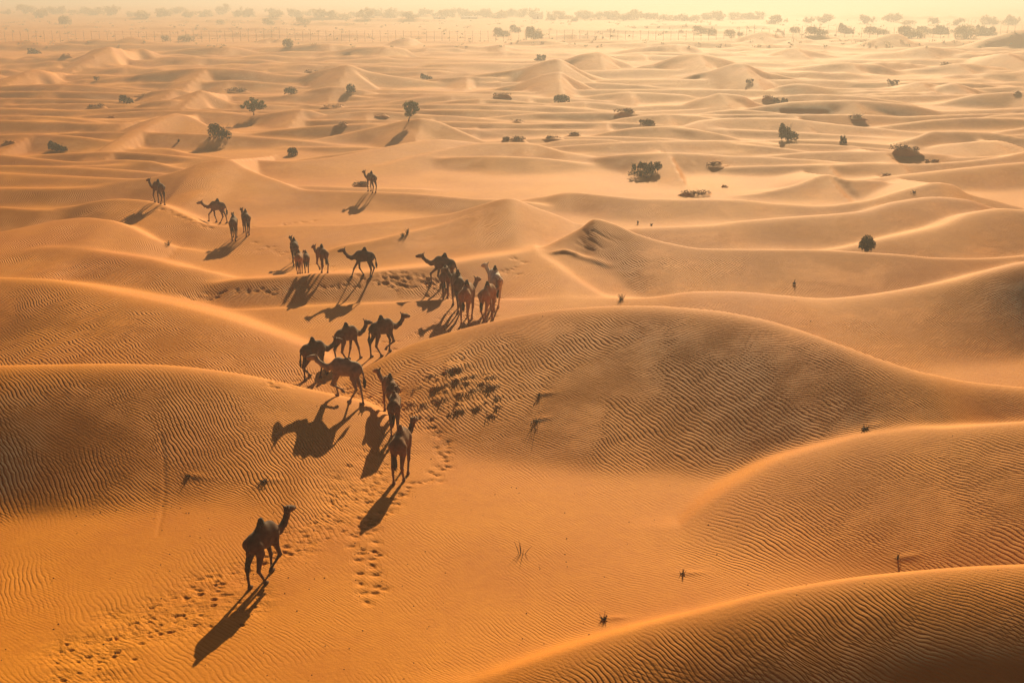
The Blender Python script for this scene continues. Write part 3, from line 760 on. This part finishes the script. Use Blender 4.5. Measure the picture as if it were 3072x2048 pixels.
camel(924,1096,80,122,'coat_red','tall reddish camel with a long black tail, last of the single file of three','hind', turn=-.15, tail=1.25, hair='hair_red')
camel(611,1332,66,142,'coat_dark','dark camel walking alone in the foreground, nearest of all, a forefoot lifted','lift_r', neck=.08, hump=1.1, tail=1.2)
for c in CAMELS: print('CAMEL', c)

# ------------------------------------------------------------------ plants
def blob_points(n_, w, h, lobes):
    out = []
    for cx, cz, rx, rz, wt in lobes:
        k_ = int(n_ * wt); p = rng.normal(size=(k_, 3)); p /= np.linalg.norm(p, axis=1)[:, None]
        p *= (rng.random(k_) ** .45)[:, None]
        lowp = p[:, 2] < 0                        # skirts reach the sand as wide as the bush
        p[lowp, :2] *= (np.sqrt(rng.random(lowp.sum())) / np.maximum(np.linalg.norm(p[lowp, :2], axis=1), .15))[:, None]
        out.append(p * (rx*w, rx*w*.8, rz*h) + (cx*w, 0, cz*h))
    p = np.vstack(out); p = p[p[:, 2] > .01]
    return p
def size_at(u, v, wpx, hpx):
    x, y, z = ground_at(u, v)
    d = math.sqrt(x*x + y*y + (CH - z)**2); k_ = d * D2P / FPX
    return (x, y, z), wpx * k_, hpx * k_, d
def shrub(u, v, wpx, hpx, kind, label, cat='shrub', group='shrubs on the dunes'):
    dark, brown = ('leaf_dark', 'leaf_brown') if v > 112 else ('leaf_dust_haze', 'leaf_dust_haze')  # bushes at the fence and beyond have haze painted into their leaves
    loc, w, h, d = size_at(u, v, wpx, hpx)
    px = FPX / d / 3.0                           # picture px per metre at 1024 wide
    n_ = int(np.clip(wpx * hpx * .9, 60, 900))
    root = empty({'tree': 'desert_tree', 'far': 'distant_tree'}.get(kind, 'desert_shrub'), loc, rng.uniform(-.3, .3))
    tag(root, label, cat, group)
    lf = max(.05, min(.16 * max(h, .3), 1.3 / px))
    st, fo = MB(), MB()
    if kind in ('tree', 'far'):
        lean = rng.uniform(-.1, .25)
        if kind == 'far': lean = 0
        th = h * (.24 if kind == 'tree' else .05)
        tr = MB()
        top = np.array((lean*h*.5, 0, th))
        tr.tube([(0,0,-.15), (lean*h*.2, 0, th*.5), top], [h*.035, h*.028, h*.022], 6)
        tr.build('trunk', M['bark'], root, True)
        ends = []
        for a in range(9):
            an = a * 2.4 + rng.uniform(-.3, .3); e = top + np.array((math.cos(an)*w*.34*rng.uniform(.4, 1), math.sin(an)*w*.3*rng.uniform(.4, 1), h*rng.uniform(.12, .64)))
            st.tube([top, (top + e)/2 + (0, 0, -h*.03), e], [h*.016, h*.011, h*.005], 4); ends.append(e)
        st.build('branches', M['bark'], root, True)
        per = max(10, int(n_ / 9 * (2.6 if kind == 'tree' else .75)))
        for e in ends:
            for _ in range(3):
                c = e + rng.normal(size=3) * (w*.10, w*.10, h*.08)
                p = rng.normal(size=(per//3 + 1, 3)); p = p / np.linalg.norm(p, axis=1)[:, None] * (rng.random(len(p)) ** .5)[:, None]
                fo.leaves(c + p * ((w*.13, w*.13, h*.12) if kind == 'tree' else (w*.15, w*.15, h*.22)), lf * (.75 if kind == 'tree' else 1) * rng.uniform(.7, 1.3, len(p)), elong=1.6)
        fo.build('crown', M['leaf_green'] if kind == 'tree' else M['leaf_dust_haze'], root)
        return root
    if kind == 'dense':
        lobes = [(-.24, .52, .26, .50, .40), (.02, .42, .28, .42, .3), (.26, .32, .24, .36, .3), (-.3, .8, .16, .24, .12), (-.12, .84, .14, .2, .1)]
        fo.leaves(blob_points(n_, w, h, lobes), lf, elong=1.4); fo.build('foliage', M[dark], root)
    elif kind == 'round':
        fo.leaves(blob_points(n_, w, h, [(0, .45, .46, .55, 1.0), (-.25, .6, .2, .3, .2)]), lf, elong=1.4); fo.build('foliage', M[dark], root)
    elif kind == 'peak':
        fo.leaves(blob_points(n_, w, h, [(-.3, .55, .18, .45, .45), (-.1, .42, .24, .4, .35), (.2, .25, .28, .3, .4), (-.34, .86, .09, .18, .1)]), lf, elong=1.6); fo.build('foliage', M[dark], root)
    elif kind == 'green':
        fo.leaves(blob_points(n_, w, h, [(0, .62, .34, .38, .6), (-.25, .4, .22, .28, .2), (.28, .42, .2, .28, .2), (0, .2, .3, .2, .15)]), lf*.8, up=1.2, elong=2.4); fo.build('foliage', M[dark], root)
    elif kind == 'scrub':
        lobes = [(rng.uniform(-.42, .42), rng.uniform(.3, .75), rng.uniform(.06, .14), rng.uniform(.18, .32), .12) for _ in range(12)] + [(0, .12, .46, .3, .6)]
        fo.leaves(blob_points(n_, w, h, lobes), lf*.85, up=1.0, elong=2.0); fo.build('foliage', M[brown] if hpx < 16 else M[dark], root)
    else:                                        # 'mound': drifted sand heap with dry brush over it
        hm_ = MB(); k_, rg = 16, 6
        bumps = [(rng.uniform(-.32, .32), rng.uniform(-.2, .2), rng.uniform(.14, .34), rng.uniform(.25, .8)) for _ in range(4)]
        def hh(a, b): return max(c * math.exp(-((a - x0) ** 2 + (b - y0) ** 2) / (q * q)) for x0, y0, q, c in bumps)
        vs = [(0, 0, h*hh(0, 0))]; qs, ts = [], []
        for a in range(1, rg + 1):
            for b in range(k_):
                th = b / k_ * 2 * math.pi; rr = a / rg * (1 + .16*math.sin(3*th + d) + .1*math.sin(5*th + 2*d))
                vs.append((math.cos(th)*rr*w*.56, math.sin(th)*rr*w*.45, h*hh(math.cos(th)*rr*.56, math.sin(th)*rr*.45)*(1 - (a/rg)**3) - .12*(a == rg) + (rng.uniform(-.05, .05)*h if a < rg else 0)))
        for b in range(k_):
            ts.append((0, 1 + b, 1 + (b+1) % k_))
            for a in range(rg - 1): qs.append((1 + a*k_ + b, 1 + (a+1)*k_ + b, 1 + (a+1)*k_ + (b+1) % k_, 1 + a*k_ + (b+1) % k_))
        hm_.add(vs, qs, ts); hm_.build('sand_heap', M['sand'], root, True)
        p = blob_points(n_, w, h, [(x0, c*.8, q*.9, .3, .3) for x0, y0, q, c in bumps])
        p = p[rng.random(len(p)) < .5]; fo.leaves(p, lf*.7, up=.6, elong=2.2); fo.build('brush', M[brown], root)
    for a in range(12 if kind != 'mound' else 7):
        an = rng.uniform(0, 6.28); e = np.array((math.cos(an)*w*.42*rng.uniform(.3, 1), math.sin(an)*w*.3, h*rng.uniform(.55, 1.05)))
        st.tube([(e[0]*.15, e[1]*.15, -.05), e*(.5, .5, .6), e], [max(.012, h*.014), max(.01, h*.01), .005], 4)
    st.build('stems', M['twig'], root, True)
    return root

SH = [
 (583,265,48,40,'tree','leafy small tree with an open crown on the left, standing on a low sand rise'),
 (938,279,48,45,'tree','small leafy tree leaning over the shoulder of a pointed dune'),
 (505,319,56,32,'dense','largest dark green bush, two lobed, with its shadow to the left'),
 (673,357,26,18,'round','small rounded dark green bush right below the leafy tree'),
 (133,346,46,19,'peak','low sprawling dark bush at the far left above the rippled slopes'),
 (291,238,34,17,'dense','dark two lobed bush with a shadow, left of the leafy tree'),
 (219,250,46,14,'mound','flat brown brush heap just left of the dark two lobed bush'),
 (668,216,34,15,'round','dark low bush on a crest between the two leafy trees, far side'),
 (806,212,22,18,'round','single round dark bush beyond the two leafy trees'),
 (980,183,30,13,'peak','low dark bush far behind the leaning tree'),
 (1290,235,40,17,'round','brown rounded bush at the foot of a far pale dune'),
 (1152,223,42,11,'mound','flat brush heap left of the brown rounded bush'),
 (1442,263,56,15,'mound','wide pale brown brush heap in the far middle'),
 (1487,287,38,15,'scrub','small upright scrub just below the wide pale brown heap'),
 (1478,403,76,34,'scrub','wide twiggy bush with bare upright tufts on the middle plain'),
 (1810,322,44,36,'peak','dark pointed bush leaning left with its shadow below, on the right'),
 (1937,329,18,17,'scrub','tiny spiky shrub to the right of the dark pointed bush'),
 (2080,352,60,24,'mound','broad dark brush mound at the right below the pointed bush'),
 (1642,381,58,13,'mound','flat dark brush patch to the right of the wide twiggy bush'),
 (1600,449,76,15,'mound','long heap of debris with a dead stick rising from it'),
 (1990,577,38,36,'green','bushy dark green shrub on the crest at the right, nearest of the shrubs'),
 (2141,375,36,11,'mound','small dark heap below the broad dark brush mound'),
 (2035,405,28,9,'mound','little dark heap alone on the smooth slope at the right'),
 (1967,273,42,13,'mound','broken brown brush on a slope above the dark pointed bush'),
 (1792,237,32,13,'scrub','brown scrub on the far right plain, right one of two close together'),
 (1765,227,26,10,'mound','brown scrub on the far right plain, left one of two close together'),
 (1180,325,62,15,'mound','wide brown mound left of the pair of brush mounds in the centre'),
 (1313,313,36,14,'mound','upper brush mound of a pair in the centre'),
 (1272,319,50,12,'mound','lower and wider brush mound of a pair in the centre'),
 (2172,149,26,9,'mound','dark far heap on a slope beneath the right end of the fence'),
 (1240,139,30,13,'scrub','faint upright scrub on the far central dunes'),
 (2050,194,26,11,'scrub','small far scrub on the right below a long smooth crest'),
 (713,168,44,10,'mound','far flat brush heap above the dark low bush'),
 (548,213,56,14,'mound','broad brown heap behind the open crowned leafy tree'),
 (764,249,50,11,'mound','broken brown brush line between the two leafy trees'),
 (786,288,30,9,'mound','small dark heap just left of the leaning tree'),
 (1183,283,44,9,'mound','thin brown brush line right of the leaning tree'),
 (878,267,32,7,'mound','scattered low brush close to the left of the leaning tree'),
 (1722,191,20,10,'scrub','tiny far scrub on the right half, above the two brown scrubs'),
 (222,185,16,9,'round','tiny round shrub in the hollow behind the far left pointed dune'),
 (80,124,32,12,'scrub','dusty scrub near the left edge just below the fence'),
 (150,131,24,8,'mound','dusty heap right of the scrub near the left edge'),
 (254,271,22,6,'mound','little dark heap alone on the left flat, below the flat brush heap'),
 (1665,430,16,7,'mound','tiny clod above the long heap of debris'),
 (326,221,28,7,'mound','low brush on the far crest above the dark two lobed bush'),
 (22,330,32,8,'mound','thin dark brush at the very left edge'),
 (2336,216,18,8,'mound','dark scrap of brush at the right edge'),
 (834,428,46,17,'mound','drifted mound with brush directly behind the far lone camel'),
 (380,95,20,13,'round','square looking bush under the fence on the left'),
 (428,96,44,14,'round','long rounded bush just right of the square bush under the fence'),
 (662,108,26,18,'round','faint bush with a shadow under the left half of the fence'),
 (1152,84,38,18,'dense','left one of three clumped bushes on the fence in the middle'),
 (1184,75,27,16,'dense','small back one of three clumped bushes on the fence in the middle'),
 (1227,91,42,27,'dense','tallest of three clumped bushes on the fence in the middle'),
 (150,56,30,17,'round','pale round tree beyond the fence near the left edge'),
 (507,57,22,11,'round','small faint shrub beyond the fence at the left'),
 (617,57,30,13,'dense','faint shrub beyond the fence, left one of two'),
 (697,54,34,13,'dense','faint shrub beyond the fence, right one of two'),
 (1611,75,42,14,'dense','first bush from the left in the row along the right part of the fence'),
 (1636,80,22,14,'round','second bush in the row along the right part of the fence, small and round'),
 (1676,81,28,13,'round','third bush in the row along the right part of the fence'),
 (1703,79,20,7,'mound','low fourth bush in the row along the right part of the fence'),
 (1792,76,18,9,'peak','fifth bush in the row along the right part of the fence, small and pointed'),
 (1826,77,28,14,'round','sixth bush in the row along the right part of the fence'),
 (1876,81,52,17,'dense','wide seventh bush in the row along the right part of the fence'),
 (1943,78,38,21,'peak','slanting eighth bush in the row along the right part of the fence'),
 (2013,80,56,16,'dense','ninth bush in the row along the fence, wide with a jagged top'),
 (2091,88,58,24,'dense','tenth bush in the row along the fence, with a broad shadowed foot'),
 (2128,78,50,15,'dense','eleventh bush in the row along the fence, low behind its neighbours'),
 (2162,79,36,19,'scrub','twelfth bush in the row along the fence, with spiky tufts'),
 (2218,89,54,29,'round','biggest rounded bush in the row, near the right end of the fence'),
 (2265,82,48,23,'scrub','open spiky bush at the right end of the row along the fence'),
]
for s_ in SH: shrub(*s_, cat='tree' if s_[4] == 'tree' else 'shrub', group='small trees on the dunes' if s_[4] == 'tree' else 'shrubs on the dunes')
for n_, (ua, ub, va, vb, cnt) in enumerate([(0, 700, 33, 42, 20), (700, 1235, 36, 46, 26), (1250, 1760, 42, 50, 18), (1760, 2352, 52, 60, 10)]):
    for k_ in range(cnt):
        u = ua + (k_ + rng.uniform(.1, .9)) * (ub - ua) / cnt
        shrub(u, va + (vb - va) * rng.random(), rng.uniform(26, 48), rng.uniform(12, 24), 'far', ('hazy tree in the left third of the tree line along the horizon', 'hazy tree in the dense tree line left of the white gabled hut', 'hazy tree in the tree line right of the white gabled hut', 'hazy tree in the thin tree line behind the bush row at the right')[n_], 'tree', 'hazy trees along the horizon')

fs = MB()                                        # low scrub speckling the far plain on both sides of the fence
for k_ in range(420):
    u = rng.uniform(-20, 2370); v = 48 + 62 * rng.random() ** 1.3
    (x, y, z), w, h, d = size_at(u, v, rng.uniform(4, 14), rng.uniform(2, 5))
    P = rng.normal(size=(12, 3)) * (w*.3, w*.3, h*.3) + (x, y, z + h*.3); P[:, 2] = np.maximum(P[:, 2], z + .05)
    fs.leaves(P, rng.uniform(.25, .5, 12) * min(1.4, d / 400), elong=1.4)
fo_ = fs.build('far_scrub', M['leaf_dust_haze']); fo_['kind'] = 'stuff'; fo_['label'] = 'low dusty haze-paled scrub speckling the far plain round the fence'

def tuft(u, v, wpx, hpx, label, mat='grass', name='grass_tuft', cat='grass', n_=26, spread=.5):
    loc, w, h, d = size_at(u, v, wpx, hpx)
    root = empty(name, loc); tag(root, label, cat, 'plants in the bare sand')
    mb = MB(); th = max(.012, 0.45 * d * 3 / FPX / 2)
    for a in range(n_):
        an = rng.uniform(0, 6.28); r_ = rng.random() * w * spread
        b0 = np.array((math.cos(an)*r_*.3, math.sin(an)*r_*.3, -.03)); e = np.array((math.cos(an)*r_, math.sin(an)*r_, h*rng.uniform(.5, 1.1)))
        mb.tube([b0, (b0+e)/2 + (0, 0, h*.08), e], [th*.8, th*.7, th*.25], 3)
    mb.build('blades' if name == 'grass_tuft' else 'sticks', M[mat], root)
    if name == 'plant_stub' and wpx < 30:
        c = MB(); p = rng.normal(size=(26, 3)) * (w*.16, w*.12, h*.12) + (0, 0, h*.12); c.leaves(p, max(.03, w*.14), elong=1.5); c.build('root_crown', M['hair'], root)
    return root
tuft(1427,688,22,14,'dark grass tuft in the hollow at the left foot of the ridge behind', n_=30)
tuft(936,538,18,14,'larger green grass tuft on the pale slope under the far ridge')
tuft(925,543,14,9,'smaller grass tuft beside the larger green one on the pale slope')
tuft(387,563,18,10,'grass tuft at the end of the bright left dune crest')
tuft(1465,514,8,7,'tiny grass dot right of the pointed dune top, left one of two')
tuft(1496,518,8,5,'tiny grass dot right of the pointed dune top, right one of two')
tuft(410,326,9,7,'tiny tuft left below the largest dark green bush')
stub = lambda u, v, w, h, lab, n_=9, sp=.6: tuft(u, v, w, h, lab, 'hair', 'plant_stub', 'plant', n_, sp)
stub(1388,1422,24,15,'black plant stub nearest the bottom edge, above the corner dune', 14)
stub(1568,1318,16,15,'black plant stub on the rippled flat, left of the one at the right', 9)
stub(2062,1285,12,15,'thin black stub with a long sand tail on the bright slope at the right', 6, .4)
stub(1986,985,26,10,'dark stub at the bottom of the shaded rippled face', 7)
stub(1230,968,28,14,'star shaped dead sticks right of the crusted patch', 7, .8)
stub(607,1106,26,12,'star shaped dead sticks on the left foreground slope', 7, .8)
stub(433,1093,18,6,'flat dark stub on the left foreground slope', 6, .7)
stub(1238,907,18,7,'flat dark stub above the star shaped sticks', 6, .7)
stub(1824,652,14,10,'tiny dead stick on the shaded face right of the pointed dune', 4, .4)
stub(1198,1272,30,26,'thin branching dry twig on the open foreground sand', 5, .8)
stub(2100,442,14,6,'tiny stub on the slope below the small right hand peak', 5)
HUML = ['largest crusted hummock topped with brush at the upper edge of the trampled patch', 'small brushy hummock at the upper left of the crusted patch', 'long crusted hummock in the middle of the patch with brush on its edge',
 'brushy hummock right above the long middle one of the crusted patch', 'upper hummock of the crusted patch farthest to the right', 'dark brushy hummock right of the middle of the crusted patch', 'hummock touching the dark brushy one at the right of the patch',
 'small hummock at the left of the long middle one', 'wide dark brushy hummock in the lower left of the crusted patch', 'lowest long hummock of the crusted patch with a dark undercut', 'little brushy clump at the lower left end of the crusted patch',
 'leftmost low brushy clump of the crusted patch, near the single file', 'brushy hummock at the lower right of the crusted patch', 'single small clod at the right rim of the crusted patch', 'flat small hummock at the lower right rim of the crusted patch',
 'bottom right clod of the crusted patch', 'small clump between the two lowest long hummocks', 'small clump at the left edge of the crusted patch', 'low brushy clump just below the largest hummock', 'low brushy clump between the middle and the right hummocks', 'low clump in the very centre of the crusted patch', 'small brushy clump below left of the largest hummock']
for n_, (x, y, z, r, h) in enumerate(HUMP[:22]):
    root = empty('dry_brush', (x, y, hz(x, y) - .03))
    tag(root, HUML[n_], 'dry brush', 'hummocks of the crusted patch')
    mb = MB()
    for a in range(int(4 + 9*r)):
        px_, py_ = rng.normal(0, r*.5), rng.normal(-r*.12, r*.12); zz = hz(x + px_, y + py_) - (hz(x, y) - .03)
        e = np.array((px_ + rng.normal(0, .10), py_ - rng.uniform(.0, .12), zz + rng.uniform(.02, .11)*min(1, r*2)))
        mb.tube([(px_, py_, zz - .03), e], [.013, .005], 4)
    mb.build('twigs', M['brush_pale'], root)
    c = MB(); kk = int(5 + 9*r)
    P = np.stack([rng.normal(0, r*.5, kk), rng.normal(-r*.22, r*.08, kk), np.zeros(kk)], 1)
    P[:, 2] = height(x + P[:, 0], y + P[:, 1]) - (hz(x, y) - .03) + rng.uniform(-.01, .04, kk)
    c.leaves(P, rng.uniform(.03, .07, kk), elong=1.7); c.build('crust', M['brush_pale'], root)

lit = MB()
for k_ in range(420):
    if k_ < 220: u, v = rng.normal(620, 330), rng.normal(1250, 160)
    else: u, v = rng.uniform(-20, 2370), 560 + 1000 * rng.random() ** .8
    if not (-40 < u < 2400 and 540 < v < 1590): continue
    x, y, z = ground_at(u, v); q = rng.uniform(.012, .03)
    gx_, gy_ = (hz(x + .3, y) - hz(x - .3, y)) / .6, (hz(x, y + .3) - hz(x, y - .3)) / .6
    if (SUN_DIR.z - gx_ * SUN_DIR.x - gy_ * SUN_DIR.y) / math.sqrt(1 + gx_*gx_ + gy_*gy_) < .27: continue
    th = np.arange(5) * 1.2566 + rng.random() * 6
    v_ = [(x + q*1.3*math.cos(a)*rng.uniform(.7, 1.3), y + q*math.sin(a)*rng.uniform(.7, 1.3), z - .012) for a in th] + [(x + rng.normal(0, q*.2), y, z + q*rng.uniform(.5, 1.1))]
    lit.add(v_, None, [(a, (a+1) % 5, 5) for a in range(5)])
lo = lit.build('sand_litter', M['twig']); lo['kind'] = 'stuff'; lo['label'] = 'small dark dung and plant crumbs strewn over the sand'
# ------------------------------------------------------------------ fence beyond the dunes
def fence(ua, ub, va, vb, hpx, step_px, label, n_wire=5):
    (xa, ya), (xb, yb) = on_level(ua, va, .1), on_level(ub, vb, .1)
    L = math.hypot(xb - xa, yb - ya); d = math.hypot((xa+xb)/2, (ya+yb)/2)
    H = hpx * D2P * d / FPX; n_ = int((ub - ua) / step_px)
    root = empty('wire_fence', (xa, ya, 0), math.atan2(yb - ya, xb - xa)); tag(root, label, 'fence')
    pb = MB(); w = .06
    pb.box((0, 0, H/2 - .3), (w/2 + .02, w/2 + .02, H/2 + .3)); pb.tube([(0,0,H), (0,-.25,H+.35)], [.04, .03], 4)
    base = None; tops = []
    for k_ in range(n_ + 1):
        t = k_ / n_; X, Y = xa + (xb-xa)*t, ya + (yb-ya)*t; zz = hz(X, Y)
        if base is None: base = pb.build('post', M['post'], root); o = base
        else: o = base.copy(); COL.objects.link(o)
        o.parent = root; o.location = (L*t, 0, zz); tops.append((L*t, zz))
    tops = np.array(tops)
    for a in range(n_wire):
        mb = MB(); fr = .12 + .86 * a / (n_wire - 1)
        mb.tube([(x, -.06, z_ + H*fr) for x, z_ in tops], [.018] * len(tops), 3); mb.build('wire', M['post'], root)
fence(-60, 1800, 99, 96, 23, 17.6, 'long wire fence of thin posts crossing the far dunes from the left edge')
fence(1800, 2440, 96, 82, 22, 17.6, 'wire fence of thin posts running on behind the row of bushes at the right')
fence(2190, 2440, 58, 56, 11, 8, 'faint second fence on the pale slope at the upper right')

# ------------------------------------------------------------------ white buildings in the haze
def hut(u, v, wpx, hpx, label, gable=True):
    loc, w, h, d = size_at(u, v, wpx, hpx)
    root = empty('white_hut', loc); tag(root, label, 'building')
    wb = MB(); e = h * (.62 if gable else .92); wb.box((0, 0, e/2 - .2), (w/2, w*.35, e/2 + .2)); wb.build('wall', M['white'], root)
    rb = MB(); o = w*.54; y_ = w*.40
    if gable:
        rb.add([(-o,-y_,e+.003),(o,-y_,e+.003),(o,y_,e+.003),(-o,y_,e+.003),(0,-y_,h),(0,y_,h)], [(0,3,2,1),(0,4,5,3),(1,2,5,4)], [(0,1,4),(3,5,2)])
    else: rb.box((0, 0, e + h*.05), (o, y_, h*.045))
    rb.build('roof', M['roofing'], root)
    db = MB(); db.box((0, -w*.35 - .02, e*.35), (min(.5, w*.1), .03, e*.35)); db.build('door', M['pane_dark'], root)
hut(1235, 44, 22, 12, 'small white gabled hut in front of the hazy tree line in the centre')
hut(1010, 44, 26, 4, 'low white flat roofed shed in the haze, left of two', False)
hut(1078, 44, 36, 5, 'low white flat roofed shed in the haze, right of two', False)
